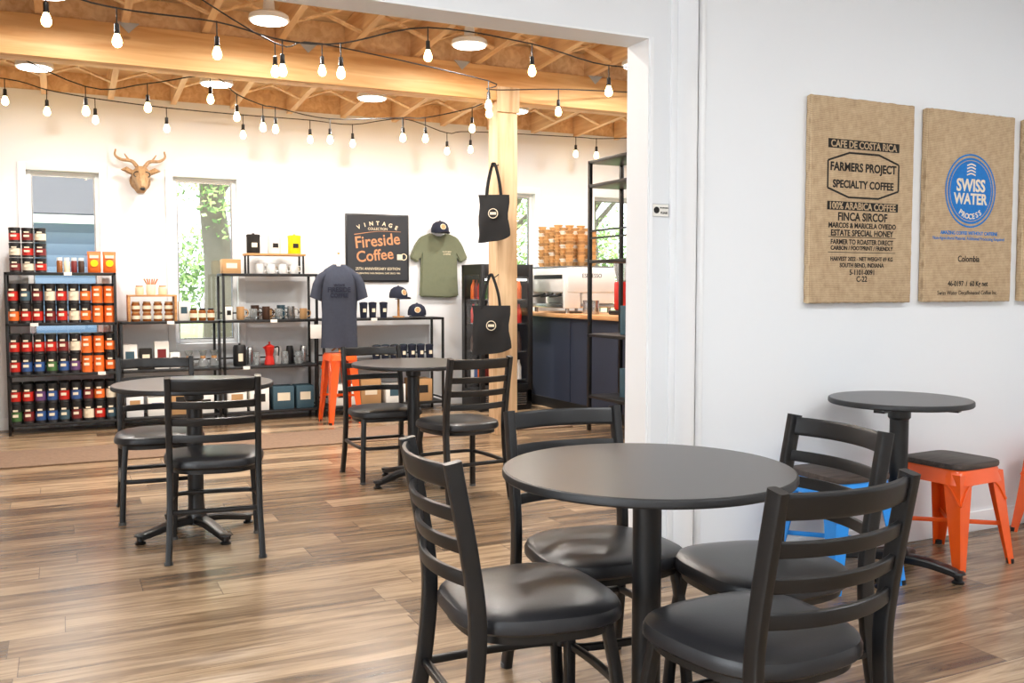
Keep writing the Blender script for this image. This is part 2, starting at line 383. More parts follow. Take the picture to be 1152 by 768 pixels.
def fill_panel(x, y, power):  # added fill light in a fixture frame, out of view above the front room
    e = MB("added_fill_panel"); e.bb(-0.62, 0.62, -0.32, 0.32, -0.03, 0.0, TRIM, 0.004); e.bb(-0.58, 0.58, -0.28, 0.28, -0.034, -0.03, LED)
    ob = e.done((x, y, 2.9))
    ld = bpy.data.lights.new("lamp", 'AREA'); ld.shape = 'RECTANGLE'; ld.size = 1.16; ld.size_y = 0.56; ld.energy = power; ld.color = (0.87, 0.935, 1.0)
    lo = bpy.data.objects.new("lamp", ld); scene.collection.objects.link(lo); lo.parent = ob; lo.location = (0, 0, -0.045)
for x, y in ((-1.5, 0.9), (1.2, 0.9), (3.9, 0.9), (-0.2, -1.6), (2.8, -1.6)): fill_panel(x, y, 24)

# ------------------------------------------------------------------ string lights
def strand(pts, bulbs, anchors):
    m = MB("string_lights"); m.tube(catmull(pts, 5), 0.0045, BLKS, seg=6); k = .88
    for (x, y, z) in bulbs:
        m.cyl((x, y, z+0.16), (x, y, z+0.06), 0.004, BLKS, seg=6)
        m.lathe([(0.008*k, 0.075), (0.015*k, 0.07), (0.016*k, 0.03), (0.019*k, 0.025), (0.017*k, 0.015)], (x, y, z), BLKS, 10)
        m.lathe([(0.013*k, 0.02), (0.016*k, 0.012), (0.027*k, -0.015*k), (0.030*k, -0.032*k), (0.026*k, -0.05*k), (0.015*k, -0.061*k), (0.002, -0.065*k)], (x, y, z), BULB, 12)
    DROP.append(m.done())
def auto(bulbs, ends):
    pts = [ends[0]]
    for i, (x, y, z) in enumerate(bulbs):
        pts.append((x, y, z+0.155))
    pts.append(ends[1]); strand(pts, bulbs, ends)
auto([(-0.03, 5.6, 2.68), (0.314, 5.6, 2.61), (0.84, 5.6, 2.60), (1.21, 5.6, 2.54), (1.56, 5.6, 2.56), (2.12, 5.6, 2.72), (2.855, 5.6, 2.70), (3.45, 5.6, 2.62), (4.1, 5.6, 2.7)], [(-0.9, 5.6, 3.12), (4.8, 5.6, 3.12)])
auto([(-0.36, 8.6, 2.76), (-0.06, 8.6, 2.70), (0.30, 8.6, 2.66), (0.86, 8.6, 2.63), (1.50, 8.6, 2.62), (2.10, 8.6, 2.62), (2.5, 8.6, 2.61), (3.0, 8.6, 2.70), (3.45, 8.6, 2.60), (3.7, 8.6, 2.63), (4.9, 8.6, 2.66), (5.15, 8.6, 2.66), (5.6, 8.6, 2.7)], [(-1.2, 8.6, 2.93), (6.3, 8.6, 2.93)])
auto([(0.2, 7.5, 2.54), (0.62, 7.5, 2.60), (1.07, 7.5, 2.70), (1.28, 7.6, 2.60), (1.5, 7.7, 2.55), (1.62, 7.8, 2.56), (2.1, 7.9, 2.52), (2.75, 7.9, 2.58), (2.85, 7.6, 2.54), (3.2, 7.4, 2.62), (3.35, 7.2, 2.7)], [(-0.5, 7.5, 2.99), (3.6, 7.2, 3.0)])
auto([(1.25, 6.0, 2.62), (1.6, 6.2, 2.70), (2.9, 6.4, 2.62), (2.95, 6.5, 2.58), (3.6, 6.6, 2.66)], [(0.5, 5.8, 3.08), (4.4, 6.8, 2.9)])

# ------------------------------------------------------------------ furniture
def dining_chair(x, y, ang):
    """local: faces +Y"""
    m = MB("dining_chair"); q = -.026
    for sx in (-1, 1):
        p = catmull([(sx*0.200, -0.245, 0.0), (sx*0.192, -0.205, 0.21), (sx*0.190, -0.185, 0.42), (sx*0.190, -0.20, 0.58), (sx*0.190, -0.245, 0.826)], 5)
        m.sweep(p, 0.028, 0.042, BLK, power=5, seg=16)
        m.cyl((sx*0.200, -0.246, 0), (sx*0.200, -0.244, 0.014), 0.019, CAP, seg=12)
        f = catmull([(sx*0.172, 0.155, 0.405), (sx*0.184, 0.18, 0.25), (sx*0.196, 0.20, 0.0)], 4)
        m.sweep(f, 0.030, 0.030, BLK, power=4, seg=12)
        m.cyl((sx*0.196, 0.20, 0), (sx*0.196, 0.20, 0.014), 0.019, CAP, seg=12)
    for zc, h, yb in ((0.818, 0.056, -0.240), (0.728, 0.034, -0.224), (0.652, 0.034, -0.209), (0.576, 0.034, -0.199)):
        pts = [(sx*0.186, yb-0.045*(1-(sx)**2), zc+q) for sx in [i/8-1 for i in range(17)]]
        m.sweep(pts, h, 0.014, BLK, side=(0, -0.2 if zc > .6 else 0, 1), power=6, seg=12)
    z = 0.22
    hoop = catmull([(-0.190, -0.200, z), (-0.200, 0.0, z), (-0.184, 0.180, z), (-0.10, 0.215, z), (0.10, 0.215, z), (0.184, 0.180, z), (0.200, 0.0, z), (0.190, -0.200, z)], 5)
    m.sweep(hoop, 0.022, 0.022, BLK, side=(0, 0, 1), power=3, seg=10)
    m.sweep([(-0.19, -0.2, z), (0.19, -0.2, z)], 0.022, 0.022, BLK, side=(0, 0, 1), power=3, seg=10)
    def outline(k, n=40):
        o = []
        for i in range(n):
            a = 2*math.pi*i/n; ca, sa = math.cos(a), math.sin(a); e = 2/3.0
            yy = 0.215*math.copysign(abs(sa)**e, sa); xx = 0.222*math.copysign(abs(ca)**e, ca)
            xx *= 1.0+0.10*(yy/0.205)*0.9
            o.append((xx*k, yy*k+0.014))
        return o
    rs = []
    for k, z in ((0.86, 0.405), (0.90, 0.407), (0.90, 0.425), (0.96, 0.430), (1.0, 0.438), (1.0, 0.455), (0.975, 0.468), (0.92, 0.475), (0.75, 0.482), (0.5, 0.486), (0.2, 0.487)):
        rs.append([(px, py, z+q) for px, py in outline(k)])
    m.rings(rs[:4], BLK); m.rings(rs[3:], VINYL)
    return m.done((x, y, 0), ang)

def table(x, y, r, rot=0.3, arm=0.29):
    m = MB("round_table")
    m.lathe([(r-0.012, 0.726), (r-0.003, 0.728), (r, 0.732), (r, 0.744), (r-0.002, 0.748), (r-0.006, 0.750)], (0, 0, 0), BLKS, 72)
    m.lathe([(r-0.006, 0.749), (r-0.0065, 0.7505)], (0, 0, 0), TOP, 72)
    m.lathe([(0.11, 0.706), (0.11, 0.726)], (0, 0, 0), BLK, 24)
    for k in range(4):
        a = k*math.pi/2+0.4; m.box((0.13*math.cos(a), 0.13*math.sin(a), 0.717), (0.22, 0.045, 0.014), BLK, 0.002, RZ(math.degrees(a)))
    m.lathe([(0.050, 0.05), (0.050, 0.10), (0.040, 0.12), (0.038, 0.13), (0.038, 0.66), (0.046, 0.67), (0.046, 0.706)], (0, 0, 0), BLK, 28)
    for k in range(4):
        a = rot+k*math.pi/2; d = Vector((math.cos(a), math.sin(a), 0)); sd = Vector((-math.sin(a), math.cos(a), 0))
        p = catmull([Vector((0, 0, 0.072))+d*0.03, Vector((0, 0, 0.066))+d*0.12, Vector((0, 0, 0.045))+d*0.22, Vector((0, 0, 0.030))+d*arm], 5)
        n = len(p); m.sweep(p, 0.062, 0.036, BLK, side=sd, power=4, seg=12, scl=[1.15-0.35*i/(n-1) for i in range(n)])
        c = d*(arm-0.005); m.lathe([(0.024, 0.0), (0.026, 0.008), (0.016, 0.014), (0.016, 0.035), (0.030, 0.040), (0.026, 0.048), (0.01, 0.052)], c, BLK, 16)
    return m.done((x, y, 0))

def stool(x, y, ang, col, h=0.445, name="metal_stool", top=True, a=0.148, fo=0.19):
    m = MB(name)
    def sq(k, z, n=32, p=6):
        o = []
        for i in range(n):
            t = 2*math.pi*(i+0.5)/n; c, s_ = math.cos(t), math.sin(t); e = 2/p
            o.append((k*math.copysign(abs(c)**e, c), k*math.copysign(abs(s_)**e, s_), z))
        return o
    m.rings([sq(a+0.016, h-0.075), sq(a+0.010, h-0.05), sq(a+0.004, h-0.02), sq(a, h-0.012)], col)
    if top: m.rings([sq(a-0.004, h-0.012), sq(a+0.006, h-0.010), sq(a+0.008, h), sq(a+0.006, h+0.012), sq(a+0.001, h+0.015)], DWOOD)
    for sx in (-1, 1):
        for sy in (-1, 1):
            rings = []
            for t in [0, .25, .5, .75, 1]:
                z = (h-0.03)*(1-t); c = a+0.002+(fo-a-0.002)*(t**1.1); w = 0.085*(1-t)+0.036*t; th = 0.004
                X, Y = sx*c, sy*c
                L_ = [(X, Y, z), (X-sx*w, Y, z), (X-sx*w, Y-sy*th, z), (X-sx*th, Y-sy*th, z), (X-sx*th, Y-sy*w, z), (X, Y-sy*w, z)]
                rings.append(L_)
            m.rings(rings, col)
            m.cyl((sx*(fo-0.012), sy*(fo-0.012), 0), (sx*(fo-0.012), sy*(fo-0.012), 0.02), 0.016, BLKS, seg=10)
    z, w = h*0.38, 0.020
    c = a+(fo-a)*(1-z/(h-0.03))-0.004
    m.sweep([(-c, -c, z), (c, c, z+0.002)], w, 0.006, col, side=(0, 0, 1), power=6, seg=8)
    m.sweep([(-c, c, z+0.004), (c, -c, z+0.006)], w, 0.006, col, side=(0, 0, 1), power=6, seg=8)
    for sgn in (-1, 1):
        c = a+0.01
        pts = catmull([(-c, sgn*(c+0.006), h-0.16), (-c*0.6, sgn*c, h-0.08), (0, sgn*c, h-0.065), (c*0.6, sgn*c, h-0.08), (c, sgn*(c+0.006), h-0.16)], 4)
        m.sweep(pts, 0.012, 0.004, col, side=(0, 0, 1), seg=8)
        m.sweep([(p.y, p.x, p.z) for p in pts], 0.012, 0.004, col, side=(0, 0, 1), seg=8)
    return m.done((x, y, 0), ang)

table(1.37, 2.02, 0.38, 0.45)
dining_chair(1.04, 2.10, R(-94))      # left
dining_chair(1.45, 2.40, R(177))       # behind
dining_chair(1.78, 2.03, R(86))        # right
dining_chair(1.42, 1.64, R(3))         # front
table(0.58, 4.80, 0.38, 0.35)
dining_chair(0.63, 4.50, R(-8))
dining_chair(0.46, 5.32, R(178))
table(1.97, 5.49, 0.38, 0.35)
dining_chair(1.85, 5.74, R(180))
dining_chair(2.08, 5.0, R(6))
table(3.185, 2.82, 0.288, 0.5, 0.25)
stool(3.57, 2.87, R(4), ORANGE)
stool(2.91, 2.88, R(-2), BLUE)
stool(4.45, 2.88, R(0), ORANGE)

# ------------------------------------------------------------------ burlap wall panels
def panel(x0, x1, z0=1.178, z1=2.083):
    """stretched burlap with a slightly uneven outline"""
    m = MB("burlap_wall_panel"); n = 40; xc, zc = (x0+x1)/2, (z0+z1)/2; hw, hh = (x1-x0)/2, (z1-z0)/2
    per = [(-1+2*i/n, -1) for i in range(n)]+[(1, -1+2*i/n) for i in range(n)]+[(1-2*i/n, 1) for i in range(n)]+[(-1, 1-2*i/n) for i in range(n)]
    jit = [random.uniform(-.0014, .0014) for _ in per]
    def ring(y, ins): return [(xc+u*(hw-ins)+jit[i], y+(jit[i] if ins < .003 else 0), zc+v*(hh-ins)+jit[(i*7) % len(jit)]) for i, (u, v) in enumerate(per)]
    m.rings([ring(3.1475, 0.004), ring(3.125, 0), ring(3.117, 0.001), ring(3.113, 0.004), ring(3.112, 0.009)], BURLAP)
    return m
YP = 3.1115
m = panel(2.945, 3.57); cx = 3.257
def T(m, s, z, w, mt=INK, cx=None, y=YP, size=0.04, bold=0.0):
    m.text(s, face_y(cx, y, z), mt, width=w, size=size, bold=bold)
def Band(m, x0, x1, z0, z1, mt=INK, y=YP): m.bb(x0, x1, y-0.0006, y+0.001, z0, z1, mt)
Band(m, cx-.215, cx+.215, 1.86, 1.90); T(m, "CAFE DE COSTA RICA", 1.88, 0.40, BURLAP, cx, YP-0.0009, size=0.03, bold=.0006)
hexo = [(-.215, .06), (-.09, .098), (.09, .098), (.215, .06), (.215, -.06), (.09, -.098), (-.09, -.098), (-.215, -.06)]
for a, b in zip(hexo, hexo[1:]+hexo[:1]):
    m.sweep([(cx+a[0], YP, 1.745+a[1]), (cx+b[0], YP, 1.745+b[1])], 0.009, 0.0014, INK, side=(0.3, 0, 1), seg=6)
T(m, "FARMERS PROJECT", 1.775, 0.40, INK, cx, size=0.075, bold=0.0022); T(m, "SPECIALTY COFFEE", 1.705, 0.37, INK, cx, size=0.04, bold=.0012)
Band(m, cx-.215, cx+.215, 1.59, 1.628); T(m, "100% ARABICA COFFEE", 1.609, 0.40, BURLAP, cx, YP-0.0009, size=0.03, bold=.0006)
T(m, "FINCA SIRCOF", 1.562, 0.30, INK, cx, size=0.04, bold=.001); T(m, "MARCOS & MARICELA OVIEDO", 1.523, 0.41, INK, cx, size=0.03, bold=.0008); T(m, "ESTATE SPECIAL HONEY", 1.49, 0.38, INK, cx, size=0.034, bold=.0008)
Band(m, cx-.205, cx+.205, 1.47, 1.473)
T(m, "FARMER TO ROASTER DIRECT", 1.45, 0.38, INK, cx, size=0.028, bold=.0006); T(m, "CARBON / FOOTPRINT / FRIENDLY", 1.423, 0.38, INK, cx, size=0.022, bold=.0006)
Band(m, cx-.205, cx+.205, 1.402, 1.405)
T(m, "HARVEST 2022 - NET WEIGHT 69 KG", 1.375, 0.38, INK, cx, size=0.028, bold=.0006); T(m, "SOUTH BEND, INDIANA", 1.345, 0.27, INK, cx, size=0.028, bold=.0006); T(m, "5-1101-0091", 1.315, 0.15, INK, cx, size=0.028, bold=.0006); T(m, "C-22", 1.285, 0.065, INK, cx, size=0.032, bold=.0006)
DROP.append(m.done(origin=(cx, 3.13, 1.6)))
m = panel(3.655, 4.265); cx = 3.955
def disc(m, cx, cz, r, mt, y, n=64, r2=0):
    if r2: 
        m.rings([[(cx+(r+q*r2/2)*math.cos(2*math.pi*i/n), yy, cz+(r+q*r2/2)*math.sin(2*math.pi*i/n)) for i in range(n)] for q, yy in ((1, y), (1, y-0.0008), (-1, y-0.0008), (-1, y))], mt, cap=False)
    else: m.rings([[(cx+r*math.cos(2*math.pi*i/n), yy, cz+r*math.sin(2*math.pi*i/n)) for i in range(n)] for yy in (y, y-0.0008)], mt)
disc(m, cx, 1.71, 0.158, INKB, YP); disc(m, cx, 1.71, 0.172, INKB, YP, r2=0.008); disc(m, cx, 1.71, 0.145, BURLAP, YP-0.0008, r2=0.003)
T(m, "SWISS", 1.737, 0.20, LBL, cx, YP-0.0012, size=0.07, bold=0.002); T(m, "WATER", 1.672, 0.235, LBL, cx, YP-0.0012, size=0.07, bold=0.002)
for i, ch in enumerate("PROCESS"):
    a = R(-33+11*i); m.text(ch, face_y(cx+.122*math.sin(a), YP-.0012, 1.71-.122*math.cos(a)) @ RZ(math.degrees(a)), LBL, size=.036, bold=.0008)
for i in range(4): m.sweep(catmull([(cx-0.03, YP-0.0012, 1.785+i*0.015), (cx, YP-0.0012, 1.793+i*0.015), (cx+0.03, YP-0.0012, 1.785+i*0.015)], 4), 0.007, 0.001, LBL, side=(0, 0, 1), seg=6)
T(m, "AMAZING COFFEE WITHOUT CAFFEINE", 1.508, 0.40, INKB, cx, size=0.024, bold=.0006); T(m, "Non-Agricultural Material. Additional Processing Required", 1.48, 0.50, INKB, cx, size=0.018)
T(m, "Colombia", 1.385, 0.15, INK, cx, size=0.045, bold=.0006); T(m, "46-0197  /  60 Kg net", 1.262, 0.28, INK, cx, size=0.032, bold=.0006); T(m, "Swiss Water Decaffeinated Coffee Inc.", 1.222, 0.42, INK, cx, size=0.024)
DROP.append(m.done(origin=(cx, 3.13, 1.6)))
m = panel(4.345, 4.99); cx = 4.67; Band(m, 4.46, 4.89, 1.80, 1.84); T(m, "ORGANIC COFFEE", 1.70, 0.40, INK, cx, size=0.06); T(m, "PRODUCT OF PERU", 1.55, 0.36, INK, cx, size=0.05); DROP.append(m.done(origin=(cx, 3.13, 1.6)))
m = MB("notice_sign"); xq = 2.248; m.bb(xq, xq+.085, 3.2965, 3.2995, 1.545, 1.60, PAPER); 
for a, b, c, d in ((xq, xq+.085, 1.545, 1.5475), (xq, xq+.085, 1.5975, 1.60), (xq, xq+.0025, 1.545, 1.60), (xq+.0825, xq+.085, 1.545, 1.60)): m.bb(a, b, 3.2955, 3.297, c, d, GALV)
m.lathe([(.014, 0), (.014, .001)], (xq+.022, 3.2962, 1.573), INK, 20, M=RX(90)); m.text("NO SMOKING", face_y(xq+.06, 3.296, 1.583), INK, width=.042, size=.01, bold=.0003); m.text("PLEASE", face_y(xq+.06, 3.296, 1.562), INK, width=.034, size=.01, bold=.0003); DROP.append(m.done())

# ------------------------------------------------------------------ back-room rug
m = MB("floor_rug"); m.bb(-3.2, 4.0, 7.05, 7.75, 0.0, 0.012, CORK, 0.004); m.done()

# ------------------------------------------------------------------ shelving units
YF, YK = 8.62, 8.95
SH = [0.09, 0.50, 0.92, 1.34]
def shelf_unit(x0, x1, levels):
    m = MB("shelving_unit"); t = 0.022; top = levels[-1]
    for x in (x0+t/2, x1-t/2):
        for y in (YF+t/2, YK-t/2): m.box((x, y, top/2), (t, t, top), BLK, 0.002)
        m.sweep([(x, YF+t, 0.12), (x, YK-t, 0.12)], 0.016, 0.016, BLK, seg=8)
    for z in levels:
        m.bb(x0, x1, YF, YK, z-0.022, z, BLKS, 0.002)
    for z in levels[:-1]: m.bb(x0+t, x1-t, YK-0.012, YK-0.004, z+0.05, z+0.065, BLK)
    m.done(origin=((x0+x1)/2, 8.78, 0))
U = [(-0.41, 0.43, 4), (0.45, 1.28, 3), (1.30, 2.16, 4), (2.20, 3.42, 3)]
for a, b, n in U: shelf_unit(a, b, SH[:n])
Z0, Z1, Z2, Z3 = SH

def tin(m, x, y, z, r, h, body, label, patch=True):
    m.lathe([(r, 0), (r+0.001, 0.004), (r, 0.006), (r, h*0.14)], (x, y, z), body, 16)
    m.lathe([(r+0.0004, h*0.14), (r+0.0004, h*0.60)], (x, y, z), label, 16)
    m.lathe([(r, h*0.60), (r, h-0.022)], (x, y, z), body, 16)
    m.lathe([(r+0.002, h-0.022), (r+0.002, h-0.003), (r-0.003, h-.001)], (x, y, z), BLKS, 16)
    if patch:
        m.box((x-.006, y-r-.0004, z+h*.68), (r*.9, .002, h*.09), LBL); m.box((x-.006, y-r-.0006, z+h*.42), (r*1.0, .002, h*.14), LBL)
pal = {2: [(TINB, ORL), (TINB, RED), (TINB, RED), (TINB, BURG), (TINB, RED), (TINB, LBL), (TINB, ORL), (ORL, ORL), (ORL, ORL)],
       1: [(TINB, RED), (TINB, BLU2), (TINB, BLU2), (TINB, GREEN), (TINB, BLU2), (TINB, PURP), (ORL, ORL), (ORL, ORL), (TINB, ORL)],
       0: [(TINB, GREEN), (TINB, BURG), (TINB, BLU2), (TINB, BLU2), (TINB, TEAL), (TINB, BURG), (TINB, LBL), (TINB, RED), (TINB, TEAL)]}
for lv in (0, 1, 2):
    m = MB("coffee_tins")
    for c in range(9):
        x = -0.352+c*0.0905
        for d in range(3):
            for s_ in range(2):
                b, l = pal[lv][c]
                if s_ == 1: l = {0: [RED, RED, PURP, BLU2, RED, BLU2, BURG, ORL, LBL], 1: [RED, RED, RED, RED, BURG, LBL, ORL, ORL, ORL], 2: [RED, TEAL, BURG, LBL, RED, LBL, ORL, ORL, ORL]}[lv][c]
                tin(m, x+random.uniform(-.003, .003), YF+0.055+d*0.095, SH[lv]+s_*0.165, 0.041, 0.164, b, l, d == 0)
    m.done(origin=(0, 8.75, SH[lv]))
m = MB("stacked_coffee_canisters")
for c in range(3):
    for s_ in range(3): tin(m, -0.33+c*0.095, 8.76, Z3+s_*0.125, 0.043, 0.12, TINB, (BURG, LBL, RED)[(s_+c) % 3])
m.done(origin=(-.2, 8.76, Z3))
m = MB("spice_jars")
for i in range(4):
    x = 0.0+0.055*i; m.lathe([(0.022, 0), (0.024, 0.01), (0.024, 0.09), (0.018, 0.10)], (x, 8.72, Z3), (HONEY, CREAM, BURG, COFFEE)[i], 12); m.lathe([(0.021, 0.10), (0.021, 0.125)], (x, 8.72, Z3), WHITE, 12)
m.done(origin=(.08, 8.72, Z3))
m = MB("snack_bags")
for i in range(2):
    x = 0.265+i*0.12; rs = []
    for z, w, d in ((0, .05, .03), (.02, .052, .04), (.08, .05, .045), (.14, .05, .03), (.165, .053, .006), (.18, .053, .004)):
        rs.append([(x+w*math.copysign(abs(math.cos(t))**.5, math.cos(t)), 8.74+d*math.copysign(abs(math.sin(t))**.7, math.sin(t)), Z3+z) for t in [2*math.pi*(k+.5)/16 for k in range(16)]])
    m.rings(rs, ORL); m.lathe([(0.03, 0), (0.03, 0.002)], (x, 8.694, Z3+.08), YEL, 16, M=RX(90)); m.box((x, 8.70, Z3+.135), (.07, .012, .025), LBL)
m.done(origin=(.32, 8.74, Z3))

def jar(m, x, y, z, r, h, c, lid=WHITE, lab=None):
    m.lathe([(r*.9, 0), (r, .006), (r, h*.78), (r*.8, h*.86)], (x, y, z), c, 16); m.lathe([(r*.84, h*.86), (r*.84, h)], (x, y, z), lid, 16)
    if lab: m.lathe([(r+.0008, h*.25), (r+.0008, h*.6)], (x, y, z), lab, 16)
def mug(m, x, y, z, c, r=0.04, h=0.09, side=1):
    m.lathe([(r*.8, 0), (r, .012), (r, h), (r*.92, h), (r*.9, h*.3), (.004, h*.28)], (x, y, z), c, 20)
    m.tube(catmull([(x+side*r*.95, y, z+h*.8), (x+side*(r+.028), y, z+h*.72), (x+side*(r+.028), y, z+h*.35), (x+side*r*.95, y, z+h*.22)], 4), 0.005, c, seg=8)
def boxy(m, x, y, z, w, d, h, c, lab=None, rz=0):
    m.box((x, y, z+h/2), (w, d, h), c, 0.003, RZ(rz))
    if lab: m.box((x, y-d/2-0.0006, z+h*.55), (w*.6, .001, h*.35), lab)
m = MB("wooden_display_riser")
m.bb(0.52, 0.92, 8.66, 8.86, Z2+.215, Z2+.23, WOOD, .002); m.bb(0.52, 0.54, 8.66, 8.86, Z2, Z2+.215, WOOD, .002); m.bb(0.90, 0.92, 8.66, 8.86, Z2, Z2+.215, WOOD, .002); m.done(origin=(.72, 8.76, Z2))
m = MB("honey_jars")
for i in range(4): jar(m, 0.585+i*0.09, 8.72, Z2, 0.036, 0.085, HONEY, TAN, LBL); jar(m, 0.585+i*0.09, 8.72, Z2+.086, 0.036, 0.085, HONEY, TAN, LBL)
for i in range(2): jar(m, 0.62+i*0.19, 8.74, Z2+.231, 0.035, 0.08, CREAM, TAN)
m.done(origin=(.72, 8.72, Z2))
m = MB("utensil_crock"); m.lathe([(0.035, 0), (0.04, .02), (0.04, .08), (0.036, .09)], (0.715, 8.74, Z2+.231), LBL, 16)
for i in range(6): m.cyl((0.715, 8.74, Z2+.26), (0.66+i*.022, 8.74+.01*(-1)**i, Z2+.37), .006, ORL if i % 2 else WOOD, seg=6)
m.done(origin=(.715, 8.74, Z2+.231))
m = MB("caramel_jars")
for i in range(3): jar(m, 1.06+i*0.075, 8.70, Z2, 0.032, 0.11, HONEY, BLKS, LBL)
boxy(m, 0.985, 8.76, Z2, .09, .06, .17, PAPER, TEAL); m.done(origin=(1.1, 8.7, Z2))
m = MB("boxed_goods")
for x, w, h, c, l in ((.53, .12, .22, PAPER, TEAL), (.66, .10, .18, INK, LBL), (.79, .12, .24, PAPER, BURG), (.90, .08, .14, PAPER, INK)): boxy(m, x, 8.76, Z1, w, .10, h, c, l)
for x, w, h, c, l in ((.56, .14, .2, WHITE, TAN), (.74, .15, .16, PAPER, BLU2), (.95, .18, .22, TAN, INK), (1.15, .14, .17, PAPER, INK)): boxy(m, x, 8.76, Z0, w, .16, h, c, l)
m.done(origin=(.8, 8.76, Z0))
m = MB("glass_carafes")
for x in (1.02, 1.14, 1.235):
    m.lathe([(.035, 0), (.045, .01), (.043, .05), (.018, .09), (.038, .15), (.036, .15), (.016, .09)], (x, 8.74, Z1), CLEARG, 20); m.lathe([(.022, .078), (.024, .09), (.022, .104)], (x, 8.74, Z1), WOOD, 14)
m.done(origin=(1.1, 8.74, Z1))
m = MB("wooden_riser_shelf"); m.bb(1.52, 2.06, 8.66, 8.86, Z3+.165, Z3+.185, WOOD, .003)
for x in (1.54, 2.04):
    for y in (8.68, 8.84): m.bb(x-.008, x+.008, y-.008, y+.008, Z3, Z3+.165, BLK)
m.done(origin=(1.8, 8.76, Z3))
m = MB("enamel_canisters")
for x, c in ((1.60, INK), (1.79, WHITE), (1.975, YEL)):
    m.lathe([(.057, 0), (.06, .006), (.06, .15)], (x, 8.75, Z3+.186), c, 24); m.lathe([(.062, .15), (.062, .165), (.055, .172), (.012, .174), (.012, .182), (.004, .184)], (x, 8.75, Z3+.186), c, 24)
    m.box((x, 8.689, Z3+.26), (.05, .001, .04), LBL if c is INK else INK)
m.done(origin=(1.8, 8.75, Z3+.186))
m = MB("white_mugs")
for i in range(4): mug(m, 1.65+i*.105, 8.74, Z3, WHITE)
for i in range(4): mug(m, 1.66+i*.10, 8.80, Z3, (WHITE, CREAM)[i % 2], .036, .08)
m.done(origin=(1.8, 8.74, Z3))
m = MB("kraft_gift_box"); boxy(m, 1.40, 8.78, Z3, .16, .14, .13, TAN, LBL); m.done(origin=(1.4, 8.78, Z3))
m = MB("glass_mugs")
for i, c in enumerate((TAN, CLEARG, COFFEE, CLEARG, STEEL, TAN)): mug(m, 1.47+i*.115, 8.72, Z2, c, .035, .10 if i % 2 else .12)
for i, c in enumerate((WHITE, COFFEE, TAN, TEAL, WHITE)): mug(m, 1.50+i*.12, 8.83, Z2, c, .038, .13 if i % 2 else .10)
m.done(origin=(1.7, 8.73, Z2))
m = MB("white_packet"); boxy(m, 1.37, 8.74, Z2, .06, .04, .12, PAPER, INK); m.done(origin=(1.37, 8.74, Z2))
m = MB("black_canister"); m.lathe([(.055, 0), (.058, .01), (.058, .17), (.05, .19), (.01, .19), (.01, .205)], (1.46, 8.74, Z1), BLKS, 24); m.box((1.46, 8.681, Z1+.08), (.04, .001, .07), LBL); m.done(origin=(1.46, 8.74, Z1))
def moka(x, y, z, c):
    m = MB("moka_pot"); m.lathe([(.045, 0), (.048, .006), (.036, .075), (.034, .082), (.034, .088), (.036, .094), (.048, .17), (.046, .172), (.01, .192), (.008, .20), (.012, .207), (.004, .215)], (x, y, z), c, 8)
    m.tube(catmull([(x+.045, y, z+.16), (x+.085, y, z+.16), (x+.08, y, z+.08)], 4), .007, BLKS); m.prism([(0, 0), (-.02, .025), (0, .03)], face_y(x-.044, y, z+.14), .012, c); m.done(origin=(x, y, z), angle=20)
moka(1.73, 8.74, Z1, RED)
m = MB("glass_pitchers")
for x in (1.61, 1.87, 2.0): m.lathe([(.03, 0), (.036, .01), (.034, .08), (.03, .12), (.028, .12), (.032, .08)], (x, 8.74, Z1), CLEARG, 18)
for x, c in ((1.57, STEEL), (1.83, WHITE), (1.94, BLKS), (2.07, STEEL)): m.lathe([(.04, 0), (.042, .01), (.036, .12), (.03, .16), (.026, .165)], (x, 8.85, Z1), c, 18)
m.done(origin=(1.8, 8.74, Z1))
m = MB("appliance_boxes"); 
for x, w, h, c, l in ((1.42, .17, .22, PAPER, TAN), (1.62, .17, .21, PAPER, INK), (1.84, .19, .21, TEAL, LBL), (2.04, .16, .21, TEAL, LBL)): boxy(m, x, 8.76, Z0, w, .2, h, c, l)
m.done(origin=(1.7, 8.76, Z0))
m = MB("merchandise_cartons")
for x, w, h, c, l in ((2.42, .22, .20, PAPER, INK), (2.68, .2, .24, TAN, LBL), (2.93, .2, .18, PAPER, TEAL), (3.20, .22, .22, TAN, INK)): boxy(m, x, 8.78, Z0, w, .22, h, c, l)
m.done(origin=(2.8, 8.78, Z0))
def tumbler(m, x, y, z, c=NAVY):
    m.lathe([(.030, 0), (.031, .005), (.038, .13), (.040, .135), (.039, .15), (.012, .155)], (x, y, z), c, 16)
    m.box((x, y-.036, z+.075), (.03, .006, .035), LBL)
m = MB("travel_tumblers")
for x in (2.62, 2.71, 2.82): tumbler(m, x, 8.70, Z2)
for i in range(7): tumbler(m, 2.74+i*.092, 8.70, Z1)
for i in range(6): tumbler(m, 2.78+i*.092, 8.80, Z1, TEAL)
m.done(origin=(2.8, 8.75, Z1))
def cap(x, y, z, a, mt=NAVY, patch=True):
    m = MB("baseball_cap")
    m.lathe([(.088, 0), (.092, .01), (.09, .045), (.075, .085), (.045, .108), (.012, .116), (.008, .122), (.002, .124)], (0, 0, 0), mt, 24)
    o = [(-.078, -.045)]+[(-.08*math.cos(t), -.05-.105*math.sin(t)) for t in [math.pi*k/12 for k in range(13)]]+[(.078, -.045)]
    m.rings([[(px, py, .006-abs(px)*.22) for px, py in o], [(px, py, .014-abs(px)*.22) for px, py in o]], mt)
    if patch: m.lathe([(.03, 0), (.028, .003)], (0, -.088, .055), LBL, 16, M=RX(75)); m.lathe([(.024, 0), (.024, .0045)], (0, -.088, .055), TAN, 16, M=RX(75))
    return m.done((x, y, z), a)
cap(3.0, 8.78, Z2+.19, R(20)); cap(3.17, 8.72, Z2+.02, R(-15))
